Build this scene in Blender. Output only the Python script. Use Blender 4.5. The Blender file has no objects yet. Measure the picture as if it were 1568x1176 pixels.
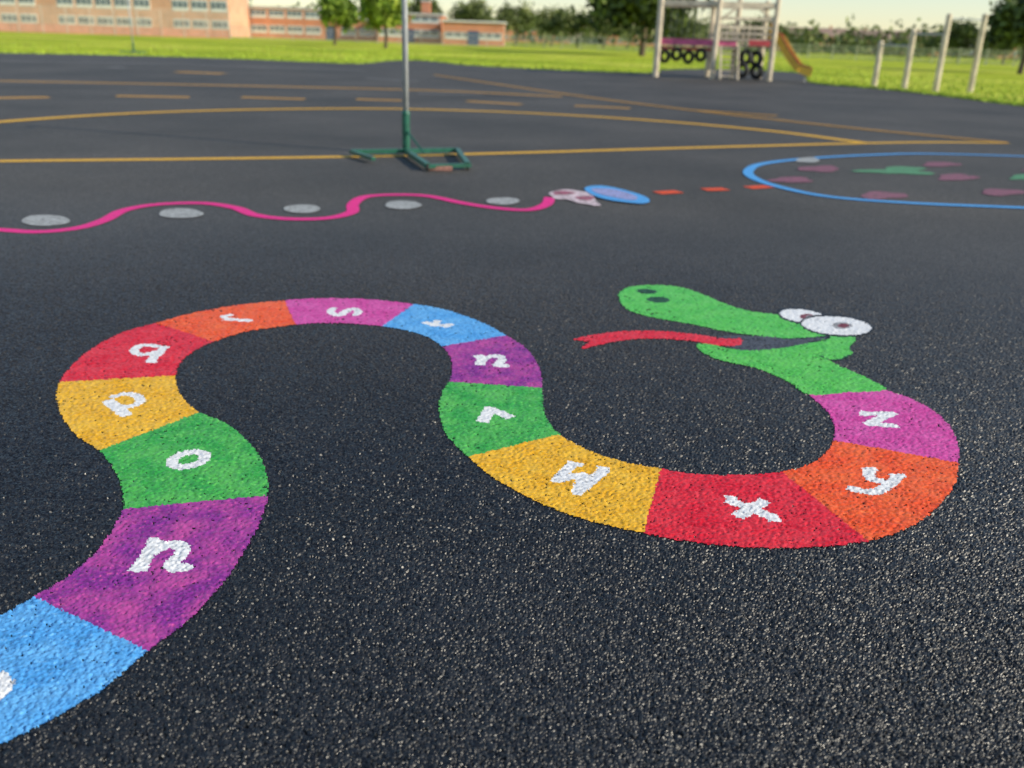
import bpy, math, random
import numpy as np
from mathutils import Vector, Matrix
random.seed(7); rng=np.random.default_rng(11)
sc=bpy.context.scene
# ------------------------------------------------------------------ camera model
H=1.4; FPX=1381.0; PITCH=math.radians(21.0); ROLL=math.radians(1.9)
F=np.array([0,math.cos(PITCH),-math.sin(PITCH)])
R0=np.array([1.0,0,0]); U0=np.array([0,math.sin(PITCH),math.cos(PITCH)])
R=R0*math.cos(ROLL)+U0*math.sin(ROLL); U=-R0*math.sin(ROLL)+U0*math.cos(ROLL)
def ray(u,v): return F*FPX+R*(u-784)+U*(588-v)
def G(u,v):            # survey point: where this sight-line meets the ground
    d=ray(u,v); t=-H/d[2]; return (d[0]*t,d[1]*t)
def AT(u,v,Y):         # x and height of a sight-line at distance Y
    d=ray(u,v); return (Y*d[0]/d[1], H+Y*d[2]/d[1])
cd=bpy.data.cameras.new("camera"); cam=bpy.data.objects.new("camera",cd); sc.collection.objects.link(cam)
cd.sensor_width=36; cd.lens=FPX/1568*36; cd.clip_start=0.05; cd.clip_end=6000
M=Matrix(((R[0],U[0],-F[0],0),(R[1],U[1],-F[1],0),(R[2],U[2],-F[2],H),(0,0,0,1)))
cam.matrix_world=M; sc.camera=cam
cd.dof.use_dof=True; cd.dof.focus_distance=2.7; cd.dof.aperture_fstop=2.2
# ------------------------------------------------------------------ light
SUN_EL=27; SUN_AZ=109
w=bpy.data.worlds.new("World"); sc.world=w; w.use_nodes=True
nt=w.node_tree; bg=nt.nodes["Background"]; sky=nt.nodes.new("ShaderNodeTexSky")
sky.sky_type='NISHITA'; sky.sun_disc=False; sky.sun_elevation=math.radians(SUN_EL); sky.sun_rotation=math.radians(SUN_AZ)
sky.air_density=1.05; sky.dust_density=0.2; sky.ozone_density=1.7
nt.links.new(sky.outputs[0],bg.inputs[0]); bg.inputs[1].default_value=0.15
sd=bpy.data.lights.new("sun",'SUN'); so=bpy.data.objects.new("sun",sd); sc.collection.objects.link(so)
sd.energy=5; sd.angle=math.radians(0.5); sd.color=(1,0.90,0.72)
sv=Vector((math.sin(math.radians(SUN_AZ))*math.cos(math.radians(SUN_EL)),math.cos(math.radians(SUN_AZ))*math.cos(math.radians(SUN_EL)),math.sin(math.radians(SUN_EL))))
so.rotation_euler=sv.to_track_quat('Z','Y').to_euler()
sc.view_settings.view_transform='Standard'; sc.view_settings.look='None'; sc.view_settings.exposure=0
# ------------------------------------------------------------------ materials
def s2l(c): return tuple(((x/255)/12.92 if x/255<=0.04045 else ((x/255+0.055)/1.055)**2.4) for x in c)
class Mt:
    def __init__(s,name,rough=0.6,spec=0.5):
        s.m=bpy.data.materials.new(name); s.m.use_nodes=True; s.t=s.m.node_tree
        s.b=s.t.nodes["Principled BSDF"]; s.b.inputs["Roughness"].default_value=rough
        s.b.inputs["Specular IOR Level"].default_value=spec
        s.co=s.n("ShaderNodeTexCoord")
    def n(s,k,**a):
        x=s.t.nodes.new(k)
        for q,v in a.items(): setattr(x,q,v)
        return x
    def l(s,a,b): s.t.links.new(a,b)
    def noise(s,scale,detail=3,vec=None):
        x=s.n("ShaderNodeTexNoise"); x.inputs["Scale"].default_value=scale; x.inputs["Detail"].default_value=detail
        s.l(vec or s.co.outputs["Object"],x.inputs["Vector"]); return x.outputs["Fac"]
    def vor(s,scale,out="Distance",feature='F1'):
        x=s.n("ShaderNodeTexVoronoi",feature=feature); x.inputs["Scale"].default_value=scale
        s.l(s.co.outputs["Object"],x.inputs["Vector"]); return x.outputs[out]
    def ramp(s,fac,stops):
        x=s.n("ShaderNodeValToRGB"); e=x.color_ramp.elements
        while len(e)<len(stops): e.new(0.5)
        for i,(p,c) in enumerate(stops): e[i].position=p; e[i].color=(*c[:3],1)
        s.l(fac,x.inputs[0]); return x.outputs[0]
    def mix(s,fac,a,b,bt='MIX'):
        x=s.n("ShaderNodeMix",data_type='RGBA',blend_type=bt)
        if isinstance(fac,float): x.inputs[0].default_value=fac
        else: s.l(fac,x.inputs[0])
        for i,v in ((6,a),(7,b)):
            if isinstance(v,tuple): x.inputs[i].default_value=(*v[:3],1)
            else: s.l(v,x.inputs[i])
        return x.outputs[2]
    def col(s,c):
        if isinstance(c,tuple): s.b.inputs["Base Color"].default_value=(*c[:3],1)
        else: s.l(c,s.b.inputs["Base Color"])
    def bump(s,h,dist,strength=1.0,prev=None):
        x=s.n("ShaderNodeBump"); x.inputs["Distance"].default_value=dist; x.inputs["Strength"].default_value=strength
        s.l(h,x.inputs["Height"])
        if prev: s.l(prev,x.inputs["Normal"])
        s.l(x.outputs[0],s.b.inputs["Normal"]); return x.outputs[0]
def simple(name,c,rough=0.6,scale=8,var=0.25,bump=0.0):
    m=Mt(name,rough); f=m.noise(scale,4)
    m.col(m.ramp(f,[(0.3,tuple(x*(1-var) for x in c)),(0.7,tuple(min(1,x*(1+var)) for x in c))]))
    if bump: m.bump(f,bump)
    return m.m
def asphalt_color(m):
    v=m.vor(95,"Color")
    c=m.ramp(v,[(0,(0.036,0.033,0.030)),(0.7,(0.086,0.080,0.073)),(1,(0.18,0.17,0.16))])  # base colour raised to paint in the sheen of far tarmac
    big=m.ramp(m.noise(0.35,5),[(0.3,(0.72,0.73,0.74)),(0.7,(1.32,1.30,1.28))])
    return m.mix(1.0,c,big,'MULTIPLY')
def asphalt_near():
    m=Mt("asphalt_stones",0.42,0.55)
    a=m.n("ShaderNodeAttribute",attribute_name="stone")
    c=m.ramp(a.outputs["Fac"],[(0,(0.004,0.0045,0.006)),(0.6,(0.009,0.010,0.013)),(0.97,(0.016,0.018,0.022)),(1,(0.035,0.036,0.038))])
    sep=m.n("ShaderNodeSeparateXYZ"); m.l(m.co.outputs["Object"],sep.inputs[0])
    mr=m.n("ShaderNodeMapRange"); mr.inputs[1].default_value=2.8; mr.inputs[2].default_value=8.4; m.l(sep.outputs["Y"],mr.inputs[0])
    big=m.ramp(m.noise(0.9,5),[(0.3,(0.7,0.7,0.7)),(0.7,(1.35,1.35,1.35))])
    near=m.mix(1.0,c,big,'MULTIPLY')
    m.col(m.mix(mr.outputs[0],near,asphalt_color(m)))  # lightens with distance: far-tarmac sheen carried by the colour
    # fine grain close up, the same aggregate relief as the distant sheet further away
    b1=m.n("ShaderNodeBump"); b1.inputs["Distance"].default_value=0.006; m.l(m.vor(95),b1.inputs["Height"])
    mm=m.n("ShaderNodeMath",operation='MULTIPLY'); m.l(mr.outputs[0],mm.inputs[0]); mm.inputs[1].default_value=0.9; m.l(mm.outputs[0],b1.inputs["Strength"])
    m.bump(m.noise(420,2),0.0010,0.6,b1.outputs[0])
    r=m.ramp(a.outputs["Fac"],[(0,(0.27,)*3),(1,(0.52,)*3)]); m.l(m.mix(mr.outputs[0],r,(0.65,0.65,0.65)),m.b.inputs["Roughness"])
    m.l(m.mix(mr.outputs[0],(0.55,0.55,0.55),(0.28,0.28,0.28)),m.b.inputs["Specular IOR Level"])
    return m.m
def asphalt_far():
    m=Mt("asphalt_far",0.65,0.28); m.col(asphalt_color(m))
    b=m.bump(m.vor(95),0.006,0.9); m.bump(m.noise(30,4),0.01,0.35,b)
    return m.m
def paint(name,rgb,alt=None,mott=0.5):
    c=s2l(rgb); m=Mt(name,0.45,0.5)
    alt=s2l(alt) if alt else tuple(min(0.95,x*1.15+0.05) for x in c)
    f=m.noise(75,5); lo=tuple(x*0.66 for x in c)
    k=m.ramp(f,[(0.36,lo),(0.48,c),(0.58,c),(0.70,alt)])
    g=m.noise(9,6); k2=m.mix(m.ramp(g,[(0.38,(0,0,0)),(0.68,(mott,)*3)]),k,alt)
    m.col(k2); m.bump(m.noise(260,4),0.0012,0.6)
    return m.m
def worn(name,rgb,cover=0.5,scale=40,soft=0.12):
    m=Mt(name,0.65,0.3); base=asphalt_color(m)
    f=m.noise(scale,6); k=m.ramp(f,[(max(0,1-cover-soft),(0,0,0)),(min(1,1-cover+soft),(1,1,1))])
    m.col(m.mix(k,base,s2l(rgb))); m.bump(m.vor(95),0.005,0.8)
    return m.m
def grass_mat():
    m=Mt("grass",0.9,0.1)
    a=m.noise(0.09,6); b=m.noise(4,4); c=m.noise(40,3)
    k=m.ramp(a,[(0.32,(0.24,0.35,0.025)),(0.48,(0.46,0.56,0.035)),(0.64,(0.66,0.68,0.10))])
    k=m.mix(1.0,k,m.ramp(b,[(0.3,(0.65,0.7,0.6)),(0.7,(1.2,1.15,1.1))]),'MULTIPLY')
    k=m.mix(1.0,k,m.ramp(c,[(0.3,(0.6,0.6,0.6)),(0.7,(1.25,1.25,1.25))]),'MULTIPLY')
    m.col(k); m.bump(c,0.05,0.8); return m.m
def brick(name,c1,c2,scale=1.0):
    m=Mt(name,0.85); x=m.n("ShaderNodeTexBrick"); x.inputs["Scale"].default_value=4*scale
    x.inputs["Color1"].default_value=(*c1,1); x.inputs["Color2"].default_value=(*c2,1); x.inputs["Mortar"].default_value=(0.4,0.35,0.3,1)
    mp=m.n("ShaderNodeMapping"); mp.inputs["Rotation"].default_value=(math.radians(90),0,0)
    m.l(m.co.outputs["Object"],mp.inputs[0]); m.l(mp.outputs[0],x.inputs["Vector"])
    m.col(m.mix(1.0,x.outputs[0],m.ramp(m.noise(0.4,4),[(0.3,(0.8,)*3),(0.7,(1.15,)*3)]),'MULTIPLY')); return m.m
# ------------------------------------------------------------------ builder
class B:
    def __init__(s): s.v=[];s.f=[];s.mi=[];s.mats=[]
    def m(s,mat):
        if mat not in s.mats: s.mats.append(mat)
        return s.mats.index(mat)
    def add(s,vs,fs,mat):
        o=len(s.v); s.v+= [tuple(map(float,p)) for p in vs]; k=s.m(mat)
        for f in fs: s.f.append(tuple(o+i for i in f)); s.mi.append(k)
    def box(s,c,d,mat,rz=0.0,taper=1.0):
        x,y,z=d[0]/2,d[1]/2,d[2]/2; ca,sa=math.cos(rz),math.sin(rz); vs=[]
        for k,t in ((-z,1),(z,taper)):
            for a,b in ((-x,-y),(x,-y),(x,y),(-x,y)):
                a*=t;b*=t; vs.append((c[0]+a*ca-b*sa,c[1]+a*sa+b*ca,c[2]+k))
        s.add(vs,[(0,3,2,1),(4,5,6,7),(0,1,5,4),(1,2,6,5),(2,3,7,6),(3,0,4,7)],mat)
    def tube(s,p,q,r1,r2,mat,n=10):
        p=Vector(p);q=Vector(q);d=(q-p)
        if d.length<1e-6:return
        d.normalize(); a=d.orthogonal().normalized(); b=d.cross(a); vs=[]
        for c,r in((p,r1),(q,r2)):
            for i in range(n):
                t=2*math.pi*i/n+math.pi/n; vs.append(c+a*math.cos(t)*r+b*math.sin(t)*r)
        fs=[(i,(i+1)%n,n+(i+1)%n,n+i) for i in range(n)]+[tuple(range(n-1,-1,-1)),tuple(range(n,2*n))]
        s.add(vs,fs,mat)
    def beam(s,p,q,w,h,mat):
        p=Vector(p);q=Vector(q);d=(q-p).normalized(); up=Vector((0,0,1)) if abs(d.z)<0.95 else Vector((0,1,0))
        a=d.cross(up).normalized()*w/2; b=a.cross(d).normalized()*h/2; vs=[c+i*a+j*b for c in(p,q) for i,j in((-1,-1),(1,-1),(1,1),(-1,1))]
        s.add(vs,[(0,3,2,1),(4,5,6,7),(0,1,5,4),(1,2,6,5),(2,3,7,6),(3,0,4,7)],mat)
    def torus(s,c,ax,R_,r,mat,n=20,k=8):
        ax=Vector(ax).normalized(); a=ax.orthogonal().normalized(); b=ax.cross(a); c=Vector(c); vs=[];fs=[]
        for i in range(n):
            t=2*math.pi*i/n; d=a*math.cos(t)+b*math.sin(t)
            for j in range(k):
                u=2*math.pi*j/k; vs.append(c+d*(R_+r*math.cos(u))+ax*r*math.sin(u)*1.3)
        for i in range(n):
            for j in range(k): fs.append((i*k+j,((i+1)%n)*k+j,((i+1)%n)*k+(j+1)%k,i*k+(j+1)%k))
        s.add(vs,fs,mat)
    def poly(s,pts,z,mat): s.add([(p[0],p[1],z) for p in pts],[tuple(range(len(pts)))],mat)
    def obj(s,name,parent=None,smooth=False):
        me=bpy.data.meshes.new(name); me.from_pydata(s.v,[],s.f)
        for m in s.mats: me.materials.append(m)
        me.polygons.foreach_set("material_index",s.mi)
        if smooth: me.polygons.foreach_set("use_smooth",[True]*len(s.f))
        me.update(); o=bpy.data.objects.new(name,me); sc.collection.objects.link(o)
        if parent: o.parent=parent
        return o
def empty(name,loc=(0,0,0)):
    o=bpy.data.objects.new(name,None); o.location=loc; sc.collection.objects.link(o); return o
def crom(P,closed=False,step=None,n=10):
    P=[np.array(p,float) for p in P]; out=[]; N=len(P)
    rngk=range(N if closed else N-1)
    for i in rngk:
        if closed: a,b,c,d=P[(i-1)%N],P[i],P[(i+1)%N],P[(i+2)%N]
        else:
            b,c=P[i],P[i+1]; a=P[i-1] if i>0 else 2*b-c; d=P[i+2] if i+2<N else 2*c-b
        for j in range(n):
            t=j/n; out.append(0.5*((2*b)+(-a+c)*t+(2*a-5*b+4*c-d)*t*t+(-a+3*b-3*c+d)*t**3))
    if not closed: out.append(P[-1])
    return out
def ribbon_poly(P,wd):
    P=[np.array(p) for p in P]; L=[];Rr=[]
    for i,p in enumerate(P):
        d=P[min(i+1,len(P)-1)]-P[max(i-1,0)]; d=d/(np.linalg.norm(d)+1e-9); n_=np.array([-d[1],d[0]])
        L.append(p+n_*wd/2); Rr.append(p-n_*wd/2)
    return L,Rr
# ------------------------------------------------------------------ ground sheets
MG=grass_mat(); MA=asphalt_far(); MN=asphalt_near()
b=B(); b.poly([(-3000,-300),(3000,-300),(3000,4000),(-3000,4000)],-0.03,MG); grass=b.obj("grass_field")
edge=[(-400,74),(-150,78),(0,81),(150,84),(300,88),(430,93),(520,97),(560,97),(600,93),(650,93),(720,100),(850,107),(1000,112),(1012,107),(1120,106),(1225,112),(1240,126),(1320,134),(1400,142),(1480,152),(1568,163),(1700,178),(1900,205)]
W=[G(*p) for p in edge]; Wd=[tuple(p) for p in crom(W,n=6)]
b=B(); b.poly(Wd+[(22,-15),(-60,-15)],0.0,MA); play=b.obj("asphalt_playground")
# tufts of grass over the field's near edge
b=B(); MT=simple("grass_blades",(0.34,0.46,0.04),0.8,3,0.5)
vs=[];fs=[]
for i in range(24000):
    k=random.randrange(len(Wd)-1); t=random.random(); px=Wd[k][0]*(1-t)+Wd[k+1][0]*t; py=Wd[k][1]*(1-t)+Wd[k+1][1]*t
    sc_=1+random.random()**3*0.9 if i%3 else 1+random.random()*0.012
    L=math.hypot(px,py); px*=sc_;py*=sc_; py-=0.05
    h=0.04+random.random()*0.08; a=random.random()*6.28; r=0.03; o=len(vs)
    lx,ly=(random.random()-.5)*.06,(random.random()-.5)*.06
    vs+=[(px-r*math.cos(a),py-r*math.sin(a),-0.03),(px+r*math.cos(a),py+r*math.sin(a),-0.03),(px+lx,py+ly,h)]; fs.append((o,o+1,o+2))
b.add(vs,fs,MT); b.obj("grass_tufts",grass)
# ------------------------------------------------------------------ stone height field
TS=1024; HT=rng.random((TS,TS)); JX=rng.random((TS,TS)); JY=rng.random((TS,TS)); TX=rng.normal(0,1,(TS,TS)); TY=rng.normal(0,1,(TS,TS)); SH=rng.random((TS,TS))
def stones(x,y,s=0.0098):
    gx=np.floor(x/s).astype(int); gy=np.floor(y/s).astype(int)
    f1=np.full(x.shape,9.0); f2=np.full(x.shape,9.0); bi=np.zeros(x.shape,int); bj=np.zeros(x.shape,int); bx=np.zeros(x.shape); by=np.zeros(x.shape)
    for dx in(-1,0,1):
        for dy in(-1,0,1):
            i=(gx+dx)%TS; j=(gy+dy)%TS
            sx=(gx+dx+0.1+0.8*JX[i,j])*s; sy=(gy+dy+0.1+0.8*JY[i,j])*s
            d=np.hypot(x-sx,y-sy)/s; nb=d<f1
            f2=np.where(nb,f1,np.minimum(f2,d)); bi=np.where(nb,i,bi); bj=np.where(nb,j,bj)
            bx=np.where(nb,x-sx,bx); by=np.where(nb,y-sy,by); f1=np.where(nb,d,f1)
    hh=(HT[bi,bj]-0.5)*0.0038+0.25*TX[bi,bj].clip(-2,2)*bx+0.25*TY[bi,bj].clip(-2,2)*by
    e=np.clip(1-(f2-f1)/0.4,0,1); hh-=0.0029*e*e+0.0012*f1*f1
    return hh.clip(-0.0058,0.005),SH[bi,bj],e
K=0.0016; YN,YE=1.05,8.6
rows=int(math.log((YE+0.5)/(YN+0.5))/K)+1; cols=int(1.22/0.0015)
yy=(YN+0.5)*np.exp(K*np.arange(rows))-0.5; tt=np.linspace(-0.61,0.61,cols)
X=(yy[:,None]+0.7)*tt[None,:]; Y=np.repeat(yy[:,None],cols,1)
hh,stone,e=stones(X+7.3,Y+3.1)
fade=np.clip((8.5-Y)/4.6,0,1); fade=fade*fade*(3-2*fade)
low=0.0010*np.sin(X*9+1.3*np.sin(Y*7))*np.sin(Y*11+X*3)
hh=hh*fade+low*fade
ZB=(0.001+0.007*fade)
def mesh_np(name,V,Q,mats,mi,smooth,attr=None,parent=None):
    me=bpy.data.meshes.new(name); me.vertices.add(len(V)); me.vertices.foreach_set("co",V.astype(np.float32).ravel())
    me.loops.add(Q.size); me.loops.foreach_set("vertex_index",Q.astype(np.int32).ravel())
    me.polygons.add(len(Q)); me.polygons.foreach_set("loop_start",np.arange(0,Q.size,4,dtype=np.int32))
    try: me.polygons.foreach_set("loop_total",np.full(len(Q),4,dtype=np.int32))
    except Exception: pass
    for m in mats: me.materials.append(m)
    me.polygons.foreach_set("material_index",mi.astype(np.int32))
    me.polygons.foreach_set("use_smooth",np.full(len(Q),smooth))
    if attr is not None:
        a=me.attributes.new("stone",'FLOAT','POINT'); a.data.foreach_set("value",attr.astype(np.float32).ravel())
    me.update(calc_edges=True); o=bpy.data.objects.new(name,me); sc.collection.objects.link(o)
    if parent: o.parent=parent
    return o
V=np.stack([X.ravel(),Y.ravel(),(ZB+hh).ravel()],1)
idx=np.arange(rows*cols).reshape(rows,cols)
Q=np.stack([idx[:-1,:-1],idx[:-1,1:],idx[1:,1:],idx[1:,:-1]],-1).reshape(-1,4)
mesh_np("asphalt_aggregate",V,Q,[MN],np.zeros(len(Q)),False,stone,play)
# ------------------------------------------------------------------ snake painting on the stones
cx=V[Q,0].mean(1); cy=V[Q,1].mean(1); st=stone.ravel()[Q[:,0]]; ch=hh.ravel()[Q].mean(1); ce=e.ravel()[Q].mean(1)
jx=cx+(st-0.5)*0.006; jy=cy+((st*57.3)%1-0.5)*0.006
pid=np.zeros(len(Q),int)
def fill(P,k,jit=True):
    P=np.array(P); ax,ay=(jx,jy) if jit else (cx,cy)
    s=np.where((ay>P[:,1].min())&(ay<P[:,1].max())&(ax>P[:,0].min())&(ax<P[:,0].max()))[0]
    x=ax[s];y=ay[s]; ins=np.zeros(len(s),bool); n=len(P); j=n-1
    for i in range(n):
        xi,yi=P[i];xj,yj=P[j]
        if yi!=yj:
            c=((yi>y)!=(yj>y))&(x<(xj-xi)*(y-yi)/(yj-yi)+xi); ins^=c
        j=i
    pid[s[ins]]=k
mats=[]
def PM(name,*a,**k):
    mats.append(paint(name,*a,**k)); return len(mats)
cBL=PM("blue_paint",(80,165,235),(125,195,245)); cPU=PM("purple_paint",(140,46,148),(205,85,160),mott=0.7); cGR=PM("green_paint",(55,168,72),(115,205,100))
cYE=PM("yellow_paint",(240,178,25),(248,205,75)); cRE=PM("red_paint",(222,22,48),(238,70,80)); cOR=PM("orange_paint",(246,85,30),(248,125,65))
cPK=PM("pink_paint",(212,66,158),(228,110,185)); cHG=PM("head_green_paint",(80,192,75),(120,212,100))
cWH=PM("white_paint",(238,240,242),(246,246,246)); cBK=PM("black_paint",(22,22,26),(40,40,44)); cGY=PM("grey_paint",(70,72,80),(90,92,100))
cMA=PM("maroon_paint",(120,50,60),(140,70,80)); cDG=PM("dark_green_paint",(25,70,40),(35,90,50)); cLG=PM("light_grey_paint",(150,150,152),(190,190,192))
segs=[cBL,cPU,cGR,cYE,cRE,cOR,cPK,cBL,cPU,cGR,cYE,cRE,cOR,cPK]
Ledge=[[(-130,1000),(-60,975),(0,948)],[(53,918),(100,890),(142,855),(173,815)],[(188,783),(188,755),(177,725)],[(152,694),(120,672),(98,645),(88,615)],[(92,588),(112,561),(145,534),(190,511)],[(240,497),(290,483),(360,470)],[(436,462),(490,459),(560,460)],[(633,468),(680,476),(730,493)],[(775,516),(805,536),(825,564)],[(830,597),(831,620),(838,645)],[(857,668),(895,690),(950,709)],[(1011,721),(1070,730),(1140,731)],[(1197,726),(1238,715),(1264,697)],[(1276,677),(1277,655),(1265,632)],[(1238,607)]]
Redge=[[(-130,1190),(-50,1165),(40,1127),(140,1072)],[(228,1002),(285,957),(335,905),(372,852),(397,805)],[(410,762),(408,728),(394,697),(368,668),(340,648)],[(305,634),(285,618),(272,598)],[(269,578),(278,556),(298,540)],[(328,526),(370,512),(410,505)],[(453,500),(490,497),(540,498)],[(585,502),(620,508),(655,519)],[(677,533),(689,548),(692,567)],[(688,587),(676,606),(673,636),(685,670)],[(717,703),(760,738),(830,775),(905,802)],[(985,820),(1060,834),(1150,842),(1240,842)],[(1328,832),(1390,812),(1435,780),(1460,745)],[(1467,712),(1465,680),(1445,645),(1405,618)],[(1355,600)]]
def full(E):
    flat=[];mark=[]
    for s in E: mark.append(len(flat)*10); flat+=s
    return crom([G(*p) for p in flat],n=10),mark
LE,lm=full(Ledge); RE,rm=full(Redge)
for i,c in enumerate(segs):
    a=LE[lm[i]:lm[i+1]+1]; d=RE[rm[i]:rm[i+1]+1]
    fill(list(a)+list(d)[::-1],c)
def pf(px,k,smooth=True,n=6): 
    P=[G(*p) for p in px]; fill(crom(P,closed=True,n=n) if smooth else P,k)
# head
pf([(1238,607),(1205,586),(1160,567),(1110,556),(1082,546),(1066,533),(1075,528),(1100,532),(1130,538),(1180,537),(1235,527),(1180,519),(1120,511),(1060,499),(1000,488),(965,478),(950,465),(948,451),(965,441),(1000,438),(1040,441),(1075,452),(1110,467),(1150,479),(1195,485),(1240,500),(1300,514),(1309,524),(1300,535),(1304,545),(1285,553),(1268,553),(1290,565),(1330,583),(1355,600),(1298,604)],cHG,n=5)
pf([(1100,518),(1160,517),(1215,521),(1268,518),(1240,527),(1190,536),(1140,539),(1110,532)],cGY,n=4)
def stroke(px,wd,k,smooth=True):
    P=[G(*p) for p in px]
    if smooth and len(P)>2: P=crom(P,n=8)
    for i in range(len(P)-1):
        a=np.array(P[i]);c=np.array(P[i+1]); L,Rr=ribbon_poly([a,c],wd); fill(L+Rr[::-1],k)
    for p in P[1:-1]: fill([(p[0]+wd/2*math.cos(t),p[1]+wd/2*math.sin(t)) for t in np.linspace(0,6.28,12,endpoint=False)],k)
def ell(cx_,cy_,rx,ry,k,rot=0): pf([(cx_+rx*math.cos(t)*math.cos(rot)-ry*math.sin(t)*math.sin(rot),cy_+rx*math.cos(t)*math.sin(rot)+ry*math.sin(t)*math.cos(rot)) for t in np.linspace(0,6.283,24,endpoint=False)],k,n=2)
stroke([(1190,521),(1235,520),(1268,517)],0.014,cBK); stroke([(1235,527),(1262,523),(1270,516)],0.014,cBK)
stroke([(1255,547),(1268,553),(1285,553),(1303,546)],0.012,cDG)
pf([(1135,521),(1110,521),(1060,514),(1000,509),(950,510),(910,515),(878,522),(900,526),(890,537),(920,530),(960,523),(1010,521),(1060,525),(1095,531),(1130,532)],cRE,n=4)
ell(1008,461,18,4.5,cDG,0.05); ell(990,448,15,3.8,cDG,0.05)
ell(1228,486,39,12.5,cBK,0.12); ell(1229,486,35.5,9.8,cWH,0.12); ell(1236,487,12,4,cMA); ell(1238,487,5,2,cLG)
ell(1281,501,57,17,cBK,0.08); ell(1281,501,53.5,14.2,cWH,0.08); ell(1289,501,15,5.5,cLG); ell(1291,501,9,3.5,cMA)
# letters
wl=0.043
S=lambda px,wd=wl,sm=True: stroke(px,wd,cWH,sm)
S([(-6,1042),(4,1056),(-6,1070)],0.05)
S([(226,833),(243,833)],0.04,False);S([(241,831),(214,873)],wl,False);S([(200,873),(228,875)],0.034,False);S([(230,852),(255,839),(275,839),(280,850),(264,866),(268,873),(287,873)],0.042)
o_=[(289+25*math.cos(t)-3*math.sin(t),707+11*math.sin(t)-3*math.cos(t)) for t in np.linspace(0,6.3,22)];S(o_,0.042)
S([(165,616),(195,640)],0.05,False);S([(172,611),(195,606),(213,611),(213,620),(197,626),(182,625)],0.038)
S([(243,533),(222,531),(207,537),(209,544),(224,546),(240,541)],0.040);S([(254,532),(229,558)],0.045,False);S([(225,557),(241,557)],0.03,False)
S([(343,491),(386,494)],0.046,False);S([(352,491),(343,487),(355,484)],0.036);
S([(511,474),(507,481),(520,485),(530,479),(541,475),(549,479),(544,485)],0.042)
S([(648,496),(684,502),(690,498)],0.044,False);S([(671,493),(663,502)],0.036,False)
S([(726,550),(741,548)],0.04,False);S([(741,548),(735,562)],0.046,False);S([(740,553),(755,548),(768,550),(766,557),(760,562),(776,563)],0.042)
S([(738,650),(752,627)],0.050,False);S([(749,629),(783,643)],0.046,False)
S([(928,722),(884,757),(894,731),(852,738),(878,714)],0.042,False);S([(868,712),(892,716)],0.034,False);S([(913,720),(933,723)],0.034,False)
S([(1114,769),(1186,797)],0.048,False);S([(1172,770),(1128,795)],0.046,False);S([(1110,767),(1128,767)],0.034,False);S([(1173,799),(1194,799)],0.034,False)
S([(1318,722),(1342,721)],0.028,False);S([(1330,722),(1332,736),(1352,741)],0.040);S([(1362,731),(1386,732)],0.028,False);S([(1377,731),(1360,746),(1336,757),(1300,751)],0.040);
S([(1324,633),(1322,640)],0.034,False);S([(1322,637),(1366,636),(1330,652),(1376,656)],0.042,False);
pit=(ce>0.62)&(ch<-0.0026)&(((st*91.7)%1)<0.6)&((pid!=cWH)|(((st*31.7)%1)<0.3))
keep=(pid>0)&~pit
Qs=Q[keep]; uq,inv=np.unique(Qs,return_inverse=True)
Vp=V[uq].copy(); Vp[:,2]=ZB.ravel()[uq]+(hh.ravel()[uq])*0.8+0.0022
mesh_np("painted_alphabet_snake",Vp,inv.reshape(-1,4),mats,pid[keep]-1,True)
# ------------------------------------------------------------------ far markings (thin sheets, 2 mm per layer)
def line(px,wd,mat,z=0.004,smooth=True,n=8):
    P=[G(*p) for p in px]
    if smooth and len(P)>2: P=crom(P,n=n)
    L,Rr=ribbon_poly(P,wd); b=B(); N=len(L)
    b.add([(p[0],p[1],z) for p in L]+[(p[0],p[1],z) for p in Rr],[(i,N+i,N+i+1,i+1) for i in range(N-1)],mat); return b
def multi(name,lst):
    b=B()
    for (px,wd,mat,z) in lst:
        q=line(px,wd,mat,z); b.add(q.v,q.f,mat)
    return b.obj(name)
YL=worn("yellow_line_paint",(235,182,55),0.70,25,0.22); YF=worn("faded_yellow_paint",(220,165,65),0.62,25,0.22); GF=worn("faded_grey_paint",(165,165,165),0.5,20,0.2)
multi("yellow_court_lines",[
 ([(-200,251),(0,247),(270,244),(540,240),(800,234),(1040,227),(1300,220),(1430,218),(1542,219)],0.18,YL,0.004),
 ([(-100,198),(0,187),(200,174),(400,168),(600,167),(800,173),(1000,185),(1180,201),(1322,219)],0.25,YL,0.007),
 ([(-100,121),(0,124),(300,130),(640,138),(860,148)],0.36,YF,0.004),
 ([(665,115),(870,145),(1050,168),(1300,196),(1542,219)],0.18,YF,0.010),
 ([(-60,151),(75,149)],0.38,YF,0.004),([(178,147),(290,149)],0.38,YF,0.004),([(370,149),(467,152)],0.36,YF,0.004),([(545,152),(615,154)],0.34,YF,0.004),
 ([(715,155),(798,160)],0.32,YF,0.004),([(880,162),(965,166)],0.30,YF,0.004),([(1055,169),(1190,178)],0.2,YF,0.013),([(270,110),(343,113)],0.65,YF,0.004),
 ([(640,144),(740,145)],0.22,GF,0.008),([(560,120),(640,124)],0.3,GF,0.004),([(0,92),(300,99),(560,108)],0.35,GF,0.004),([(165,103),(190,104)],0.5,GF,0.007)])
PKm=worn("pink_line_paint",(235,45,140),0.70,30,0.1)
line([(-120,345),(0,353),(60,356),(120,350),(160,338),(190,323),(240,314),(310,312),(360,319),(390,330),(440,336),(500,335),(538,326),(541,313),(560,302),(605,299),(655,301),(710,312),(765,320),(810,322),(836,314),(842,303)],0.105,PKm,0.0065,n=12).obj("painted_caterpillar_trail")
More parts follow.
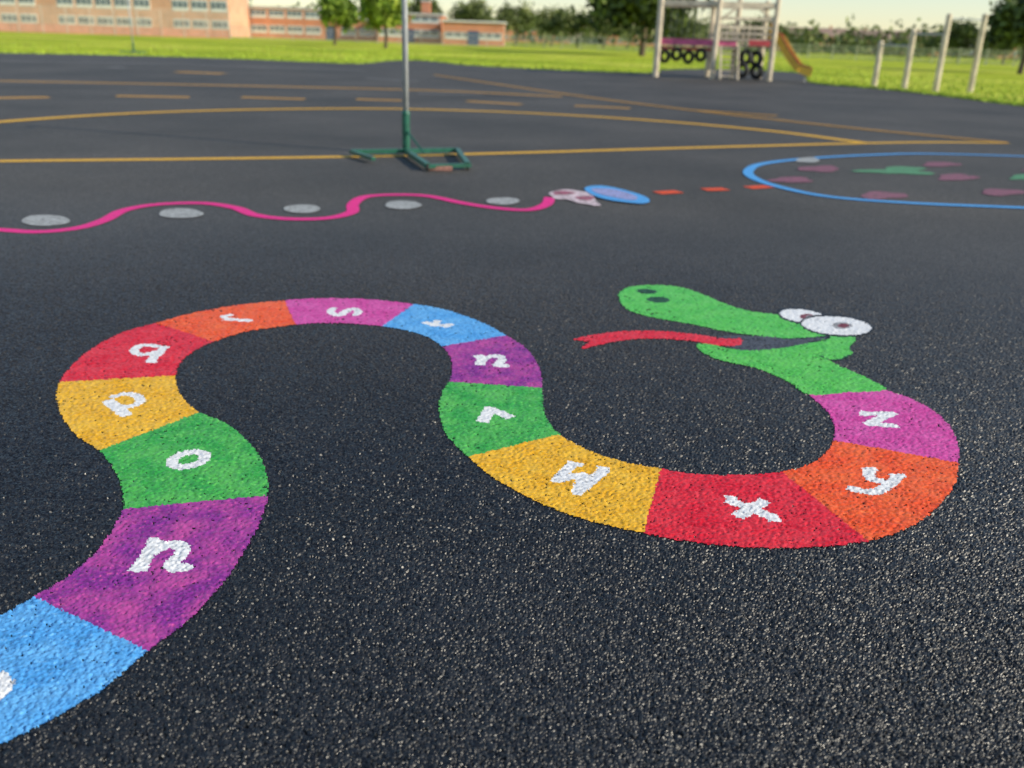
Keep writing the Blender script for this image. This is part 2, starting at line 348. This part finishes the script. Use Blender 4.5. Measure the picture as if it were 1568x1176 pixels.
def blob(b,c,rx,ry,mat,z,wob=0.05,rot=0,n=30):
    P=[]
    for i in range(n):
        t=2*math.pi*i/n; k=1+wob*math.sin(3*t+c[0])+wob*0.6*math.sin(5*t+c[1]); x=rx*k*math.cos(t); y=ry*k*math.sin(t)
        P.append(G(c[0]+x*math.cos(rot)-y*math.sin(rot),c[1]+x*math.sin(rot)+y*math.cos(rot)))
    b.poly(P,z,mat)
SP=worn("worn_spot_paint",(200,204,204),0.54,30,0.3)
b=B()
for c,rx,ry in (((70,339),37,8.5),((277,328),34,7.5),((463,321),28,6.5),((617,315),28,6.5),((770,309),26,5.5)): blob(b,c,rx,ry,SP,0.0085,0.03)
b.obj("painted_spots")
b=B(); W2=worn("white_pink_worn",(225,205,212),0.6,30,0.15); PP=worn("soft_pink",(205,110,140),0.5,30,0.15); BL=worn("blue_line_paint",(85,165,230),0.72,30,0.12); LV=worn("lilac_paint",(160,165,215),0.62,30,0.15)
blob(b,(875,299),37,7,W2,0.0085,0.12); blob(b,(892,307),26,7,W2,0.0105,0.15,0.2); blob(b,(862,297),16,3,PP,0.0125,0.1); blob(b,(896,305),14,3.5,PP,0.0125,0.1)
blob(b,(944,300),51,10,BL,0.0135,0.04,0.19); blob(b,(942,299),36,6,LV,0.0155,0.05,0.19); b.obj("painted_butterfly")
OR=worn("orange_dash_paint",(230,85,45),0.68,30,0.12)
multi("painted_orange_dashes",[([(1006,296),(1040,294)],0.17,OR,0.0055),([(1078,291),(1112,290)],0.17,OR,0.0055),([(1145,288),(1178,286)],0.17,OR,0.0055)])
b=line([(1700,326),(1568,319),(1400,312),(1270,302),(1190,286),(1152,272),(1147,261),(1170,251),(1240,243),(1330,238),(1420,236),(1568,240),(1700,246)],0.12,BL,0.0075,n=10)
FP=worn("faded_pink_blob",(175,100,130),0.47,25,0.3); FG=worn("faded_green_blob",(90,170,120),0.55,25,0.3)
for c,rx,ry in (((1255,259),32,4.5),((1212,276),32,4.5),((1352,300),36,5.5),((1465,272),30,5),((1535,295),34,5),((1440,252),28,3.5),((1600,262),30,4)): blob(b,c,rx,ry,FP,0.006,0.14)
blob(b,(1375,262),50,5.5,FG,0.006,0.32); blob(b,(1565,272),18,4,FG,0.006,0.2); blob(b,(1237,246),18,4,SP,0.0095,0.1)
b.obj("painted_pond_outline")
# ------------------------------------------------------------------ netball posts
STL=simple("galvanised_steel",(0.42,0.44,0.44),0.45,20,0.15); GRN=simple("green_enamel",(0.015,0.11,0.07),0.4,12,0.3); RUST=simple("rusty_pink_metal",(0.42,0.2,0.15),0.7,25,0.4); RUB=simple("black_rubber",(0.02,0.02,0.02),0.7,10,0.3)
def netball(base,s=1.0):
    x,y=base; e=empty("netball_post",(x,y,0))
    b=B(); b.tube((0,0,0.42),(0,0,3.05),0.036*s,0.034*s,STL,16); b.tube((0,0,3.05),(0,0,3.07),0.04,0.02,GRN,16)
    b.torus((0,-0.34,3.05),(0,0,1),0.19,0.010,GRN,24,6); b.tube((0,-0.02,3.0),(0,-0.16,3.05),0.012,0.012,GRN)
    b.obj("pole",e,True)
    b=B(); b.tube((0,0,0.05),(0,0,0.50),0.049*s,0.049*s,GRN,16)
    b.tube((0,0,0.49),(0,0,0.53),0.056*s,0.04*s,GRN,16)
    q=lambda u,v:(G(u,v)[0]-G(622,237)[0],G(u,v)[1]-G(622,237)[1],0.06)
    bl,br,m1,f1,f2=q(538,240),q(700,237),q(622,239),q(655,262),q(716,260)
    for p_,q_ in ((bl,br),(m1,f1),(br,f2)): b.beam(p_,q_,0.06,0.05,GRN)
    b.beam((f1[0]-.03,f1[1],0.052),(f2[0]+.03,f2[1],0.052),0.06,0.04,GRN)
    l2=q(572,250); b.beam(bl,(l2[0],l2[1],0.05),0.05,0.04,GRN)
    b.obj("base_frame",e)
    b=B(); mm=((f1[0]+f2[0])/2,(f1[1]+f2[1])/2)
    b.box((mm[0]-.08,mm[1]-.06,0.03),(0.26,0.05,0.045),RUST)
    for p_ in (f1,f2): b.torus((p_[0],p_[1]+.0,0.04),(1,0,0.0),0.028,0.014,RUB,16,6)
    b.tube((0,0,0.30),(m1[0]+0.25,m1[1]-0.3,0.08),0.012,0.012,GRN)
    b.obj("wheels",e); return e
netball(G(622,237))
netball(G(205,81))
# ------------------------------------------------------------------ play equipment
WD=simple("weathered_timber",(0.66,0.56,0.42),0.8,3,0.25,0.01); WD2=simple("grey_timber",(0.40,0.34,0.27),0.8,3,0.3); REDP=simple("red_plank",(0.42,0.05,0.06),0.5,5,0.3)
YEL=simple("yellow_plastic",(0.75,0.45,0.05),0.4,5,0.15); PNK=simple("pink_rope",(0.65,0.12,0.25),0.6,8,0.3); CHN=simple("chain_steel",(0.2,0.2,0.2),0.4,8,0.2)
ox,oy=G(1090,121); e_=empty("climbing_frame",(ox,oy,0))
P=[(-2.35,0.6),(-2.0,3.4),(0,0),(0.35,3.0),(2.45,0),(2.7,2.8),(1.15,1.4)]
b=B()
for i,(x,y) in enumerate(P): b.tube((x,y,0),(x,y,3.25 if i!=6 else 3.3),0.12,0.11,WD,10); b.tube((x,y,3.25),(x,y,3.30),0.11,0.07,WD,10)
b.obj("posts",e_)
b=B(); z=3.0
for i,j in ((0,2),(2,4),(1,3),(3,5),(0,1),(2,3),(4,5)): b.beam((*P[i],z),(*P[j],z),0.10,0.18,WD)
for i,j in ((2,4),(4,5)): b.beam((*P[i],2.45),(*P[j],2.45),0.07,0.12,WD)
for k in range(1,8):
    t=k/8; b.tube((P[0][0]+(P[2][0]-P[0][0])*t,P[0][1]+(P[2][1]-P[0][1])*t,z+.1),(P[1][0]+(P[3][0]-P[1][0])*t,P[1][1]+(P[3][1]-P[1][1])*t,z+.1),0.045,0.045,WD,8)
b.beam((0,0,2.3),(0.9,0,2.98),0.09,0.09,WD); b.beam((2.45,0,2.3),(1.6,0,2.98),0.09,0.09,WD); b.obj("top_beams",e_)
b=B()
for k in range(12): b.box((1.25+0.0,0.15+k*0.235,1.35),(2.2,0.2,0.05),WD2)
for z in (1.62,1.86,2.10): b.beam((0.1,-0.02,z),(2.4,-0.02,z),0.04,0.12,WD2 if z<2 else WD)
for k in range(9): b.beam((0.3+k*0.25,2.9,1.38),(0.3+k*0.25,2.9,2.3),0.12,0.03,WD2)
b.obj("platform",e_)
b=B()
for k in range(6): b.box((0.62,-0.35+k*0.09,0.15+k*0.22),(0.75,0.18,0.05),WD2)
for sx in (0.25,1.0): b.beam((sx,-0.5,0),(sx,0.1,1.4),0.06,0.12,WD)
b.obj("steps",e_)
b=B()
for k,x in enumerate((-2.0,-1.5,-1.0,-0.5)):
    y=0.6-(x+2.35)*0.25+0.3; b.torus((x,y,0.85+0.1*(k%2)),(0.9,1,0),0.21,0.085,RUB,18,8)
    for dx in(-.15,.15): b.tube((x+dx,y,1.1),(x+dx,y,3.0),0.012,0.012,CHN,6)
for x_,y_,z_ in ((1.30,0.15,0.40),(1.42,0.3,0.92),(1.95,0.25,0.36),(1.9,0.4,0.88)):
    b.torus((x_,y_,z_),(1.2,1,0.1),0.24,0.10,RUB,18,8)
    for dy in (-.1,.1): b.tube((x_,y_+dy,z_+.2),(x_,y_+dy,1.32),0.012,0.012,CHN,6)
b.obj("tyres",e_)
b=B(); b.beam((-2.3,0.75,1.46),(-0.05,0.15,1.46),0.22,0.26,PNK); b.beam((-2.3,1.2,1.18),(-0.05,0.6,1.18),0.2,0.12,REDP); b.beam((0.1,0.05,1.48),(0.9,0.05,1.48),0.06,0.24,PNK); b.beam((1.4,-0.06,1.5),(2.3,-0.06,1.5),0.06,0.22,REDP)
b.obj("red_planks",e_)
b=B(); prof=[(2.6,1.0,1.75),(2.95,0.9,1.62),(3.4,0.7,0.95),(3.85,0.5,0.40),(4.35,0.35,0.26)]
for i in range(4):
    p,q=Vector(prof[i]),Vector(prof[i+1]); b.beam(p,q,0.6,0.04,YEL)
    for sgn in(-.31,.31): 
        d=(q-p).cross(Vector((0,0,1))).normalized()*sgn; b.beam(p+d+Vector((0,0,.12)),q+d+Vector((0,0,.12)),0.05,0.34,YEL)
        b.beam(p+d+Vector((0,0,.31)),q+d+Vector((0,0,.31)),0.06,0.05,REDP)
b.beam((2.6,0.7,1.5),(2.6,0.7,2.3),0.06,0.06,YEL);b.beam((2.6,1.3,1.5),(2.6,1.3,2.3),0.06,0.06,YEL);b.beam((2.6,0.7,2.3),(2.6,1.3,2.3),0.06,0.06,REDP)
b.tube((4.1,0.4,0),(4.1,0.4,0.25),0.05,0.05,STL); b.obj("slide",e_)
bx,by=G(1338,133); e_=empty("pull_up_bars",(bx,by,0)); b=B(); tops=[]
for (u,v,tv,tu) in ((1338,133,64,1347),(1384,136,47,1399),(1432,140,23,1451),(1485,141,23,1504)):
    gx,gy=G(u,v); _,zt=AT(tu,tv,gy); x,y=gx-bx,gy-by
    b.tube((x,y,0),(x,y,zt),0.115,0.105,WD,10); b.tube((x,y,zt),(x,y,zt+0.05),0.105,0.06,WD,10); tops.append((x,y,zt))
b.obj("posts",e_); b=B()
for i in range(3):
    z=min(tops[i][2],tops[i+1][2])-0.12; b.tube((*tops[i][:2],z),(*tops[i+1][:2],z),0.035,0.035,STL,8)
b.obj("bars",e_)
# ------------------------------------------------------------------ buildings
BR=brick("orange_brick",(0.78,0.28,0.13),(0.66,0.22,0.10)); BR2=brick("pale_brick",(0.80,0.42,0.26),(0.70,0.36,0.22)); WHT=simple("white_panel",(0.80,0.80,0.76),0.5,1,0.1); GLS=simple("window_glass",(0.16,0.20,0.23),0.2,0.6,0.4)
TAN=simple("cream_render",(0.66,0.57,0.46),0.8,1,0.15); ROOF=simple("grey_roof",(0.12,0.11,0.11),0.8,2,0.2); TILE=simple("brown_tiles",(0.30,0.21,0.17),0.8,2,0.3); PAN=simple("salmon_panel",(0.78,0.36,0.25),0.6,1,0.15); DOOR=simple("blue_door",(0.05,0.1,0.2),0.5,2,0.2)
def school(name,x0,x1,Y,h,depth,wall,bands,bay=3.2,chim=False):
    cx=(x0+x1)/2; wdt=x1-x0; e=empty(name,(cx,Y,0))
    b=B(); b.box((0,depth/2,h/2-0.2),(wdt,depth,h+0.4),wall); b.obj("walls",e)
    b=B(); b.box((0,depth/2,h+0.12),(wdt+0.6,depth+0.6,0.22),WHT); b.box((0,depth/2,h+0.28),(wdt+0.2,depth+0.2,0.12),ROOF)
    if chim: b.box((wdt*0.2,depth*0.6,h+1.3),(1.6,1.6,2.2),wall); b.box((wdt*0.2,depth*0.6,h+2.5),(1.9,1.9,0.2),WHT)
    b.obj("roof",e)
    bw=B(); bf=B(); n=max(1,int(wdt/bay))
    for (z0,z1) in bands:
        for i in range(n):
            xc=-wdt/2+(i+0.5)*wdt/n; wv=wdt/n*0.86
            if i%6==5: continue
            bf.box((xc,-0.03,(z0+z1)/2),(wv,0.06,z1-z0),WHT)
            for k in range(3): bw.box((xc+(k-1)*wv/3.1,-0.065,(z0+z1)/2+0.15),(wv/3.6,0.02,(z1-z0)*0.6),GLS)
    bf.obj("window_frames",e); bw.obj("windows",e)
    b=B(); b.box((-wdt/2+wdt/n*5.5 if n>6 else 0,-0.04,1.1),(1.8,0.08,2.2),DOOR); b.obj("door",e); return e
xa,_=AT(-260,30,165); xb,_=AT(352,42,165); school("school_building",xa,xb,165,8.2,12,BR2,[(0.9,2.6),(3.9,5.7),(6.5,7.8)])
xa,_=AT(356,42,178); xb,zt=AT(575,18,178); school("school_building",xa,xb,178,zt,12,BR,[(0.8,2.2),(3.4,4.8)])
xa,_=AT(577,42,170); xb,zt=AT(676,24,170); school("school_building",xa,xb,170,zt,12,BR,[(0.9,2.2),(3.3,4.3)],4,True)
xa,_=AT(678,42,160); xb,zt=AT(772,36,160); school("school_building",xa,xb,160,zt,10,BR,[(0.9,2.0)],5)
def house(Y,u,wd,h,wall,roofh=2.6):
    x,_=AT(u,60,Y); e=empty("brick_house",(x,Y,0)); d=8; b=B(); b.box((0,d/2,h/2),(wd,d,h),wall); b.obj("walls",e)
    b=B(); x0,x1=-wd/2-.3,wd/2+.3; b.add([(x0,-.4,h-.05),(x1,-.4,h-.05),(x1,d+.4,h-.05),(x0,d+.4,h-.05),(x0,d/2,h+roofh),(x1,d/2,h+roofh)],[(0,1,5,4),(2,3,4,5),(0,4,3),(1,2,5),(0,3,2,1)],TILE)
    b.box((wd*.3,d/2,h+roofh),(0.7,0.7,1.6),wall); b.obj("roof",e)
    b=B()
    for z in (1.5,4.1):
        for k in range(int(wd/3)): b.box((-wd/2+1.6+k*3,-0.03,z),(1.5,0.06,1.2),WHT); b.box((-wd/2+1.6+k*3,-0.07,z),(1.3,0.02,1.0),GLS)
    b.obj("windows",e)
for u,Y,wd,wl_ in ((820,340,24,BR),(905,360,18,TAN),(985,350,26,BR),(1065,330,22,BR2),(1240,330,26,BR2),(1300,350,22,BR2),(1370,340,30,BR2),(1440,330,26,BR),(1510,330,30,BR2),(1580,310,24,BR)): house(Y,u,wd,5.2,wl_)
# ------------------------------------------------------------------ fences
FM=simple("pale_fence_metal",(0.66,0.54,0.45),0.5,2,0.15); FG2=simple("green_fence_metal",(0.45,0.48,0.33),0.5,2,0.2)
def fence(name,u0,u1,Y0,Y1,h,mat,step,pw,rails,pale=0,panel=None):
    x0,_=AT(u0,50,Y0); x1,_=AT(u1,50,Y1); L=math.hypot(x1-x0,Y1-Y0); n=int(L/step); b=B()
    for i in range(n+1):
        t=i/n; b.box((x0+(x1-x0)*t,Y0+(Y1-Y0)*t,h/2),(pw,pw,h),mat)
    for z in rails: b.beam((x0,Y0-0.05,z),(x1,Y1-0.05,z),0.04,0.05,mat)
    if pale:
        m=int(L/pale)
        for i in range(m+1):
            t=i/m; b.box((x0+(x1-x0)*t,Y0+(Y1-Y0)*t-0.1,h/2),(0.04,0.02,h*0.94),mat)
    if panel:
        b.beam((x0,Y0+0.06,0.6),(x1,Y1+0.06,0.6),0.05,1.15,panel)
    return b.obj(name)
fence("ball_court_fence",-200,352,128,138,3.6,FM,3.0,0.12,[0.3+0.3*i for i in range(12)],0.4,PAN)
fence("metal_fence",352,780,140,135,1.8,FM,3.0,0.08,[0.3,1.6],0.3)
fence("metal_fence",780,1700,150,112,1.9,FG2,3.0,0.09,[0.3,1.0,1.7],0.22)
# ------------------------------------------------------------------ trees
BK=simple("bark",(0.12,0.09,0.06),0.9,5,0.4)
def lmat(n,c): 
    m=Mt(n,0.7,0.3); f=m.noise(0.8,3); m.col(m.ramp(f,[(0.3,tuple(x*.6 for x in c)),(0.7,tuple(x*1.4 for x in c))])); 
    return m.m
LB=[lmat("leaf_bright_a",(0.24,0.34,0.04)),lmat("leaf_bright_b",(0.38,0.46,0.06)),lmat("leaf_bright_c",(0.14,0.22,0.03))]
LD=[lmat("leaf_dark_a",(0.07,0.10,0.03)),lmat("leaf_dark_b",(0.11,0.15,0.035)),lmat("leaf_dark_c",(0.04,0.06,0.02))]
LM=[lmat("leaf_mid_a",(0.16,0.20,0.06)),lmat("leaf_mid_b",(0.25,0.28,0.09)),lmat("leaf_mid_c",(0.10,0.13,0.045))]  # paler greens: distance haze painted into the leaf colour
def leaves(b,cs,n,ls,mats_):
    for (c,r) in cs:
        vs=[];fs=[]; P_=rng.normal(0,0.5,(n,3))*r+np.array(c); A=rng.normal(0,1,(n,3)); A/=np.linalg.norm(A,axis=1)[:,None]; Bv=np.cross(A,rng.normal(0,1,(n,3))); Bv/=np.linalg.norm(Bv,axis=1)[:,None]
        s=ls*(0.6+rng.random((n,1))*0.8)
        for k in range(n):
            o=len(vs); a=A[k]*s[k];d=Bv[k]*s[k]*0.6; p=P_[k]; vs+=[p-a,p-d,p+a,p+d]; fs.append((o,o+1,o+2,o+3))
        b.add(vs,fs,random.choice(mats_))
def tree(name,x,y,h,cr,mats_,cz=0.62,n=26,per=110,ls=0.28):
    e=empty(name,(x,y,0)); b=B(); tr=0.035*h; tb=h*0.45
    b.tube((0,0,-.1),(0.1,0,tb*.5),tr,tr*.75,BK,9); b.tube((0.1,0,tb*.5),(0,0.1,tb),tr*.75,tr*.55,BK,9); b.tube((0,.1,tb),(0.2,0,h*.85),tr*.55,tr*.12,BK,7)
    cs=[]
    for i in range(n):
        a=random.random()*6.28; el=math.asin(random.uniform(-0.75,1)); rr=cr*random.uniform(0.45,0.92)
        c=(rr*math.cos(a)*math.cos(el),rr*math.sin(a)*math.cos(el),h*cz+math.sin(el)*h*(1-cz)*0.9*rr/cr)
        cs.append((c,cr*random.uniform(0.22,0.4)))
        if i%3==0: b.tube((0,0.05,tb*random.uniform(.6,1.1)),c,tr*.25,tr*.06,BK,5)
    b.obj("trunk_and_limbs",e); b=B(); leaves(b,cs,per,ls,mats_); b.obj("crown",e)
def treeat(u,Y,h,cr,m,**k): x,_=AT(u,50,Y); tree("broadleaf_tree",x,Y,h,cr,m,**k)
treeat(512,112,5.6,2.3,LB); treeat(590,100,5.8,2.5,LB,n=30)
treeat(985,105,10.5,5.8,LD,n=70,per=150,ls=.36,cz=0.6); treeat(925,200,7.5,4.5,LM+LD)
treeat(1575,75,6.3,3.0,LD,n=50,ls=.3); treeat(1475,150,5.4,3.2,LD); treeat(1165,200,6,5,LD)
for u,Y,h,cr in ((790,190,7.5,4.0),(845,210,7.5,4.5),(885,205,7,4),(720,200,9,4.5),(655,205,9.5,4.5),(10,190,10,5),(330,185,11,4),(1040,210,7,5),(1545,140,5.5,3)): treeat(u,Y,h,cr,LM+LD[:2] if u>100 else LD)
b=B()
for i in range(300):
    u=random.uniform(700,1900); Y=random.uniform(215,300); x,_=AT(u,60,Y); r=random.uniform(1.6,3.8)
    h=random.uniform(0.6,4.0)+ (1.8 if u<1080 or u>1440 else 0); leaves(b,[((x,Y,h),r)],46,0.65,LM+LD[:2])
for i in range(150):
    u=random.uniform(-700,2400); Y=random.uniform(480,620); x,_=AT(u,60,Y); r=random.uniform(4,9); leaves(b,[((x,Y,random.uniform(2,9)),r)],36,1.6,LM)
b.obj("distant_trees")
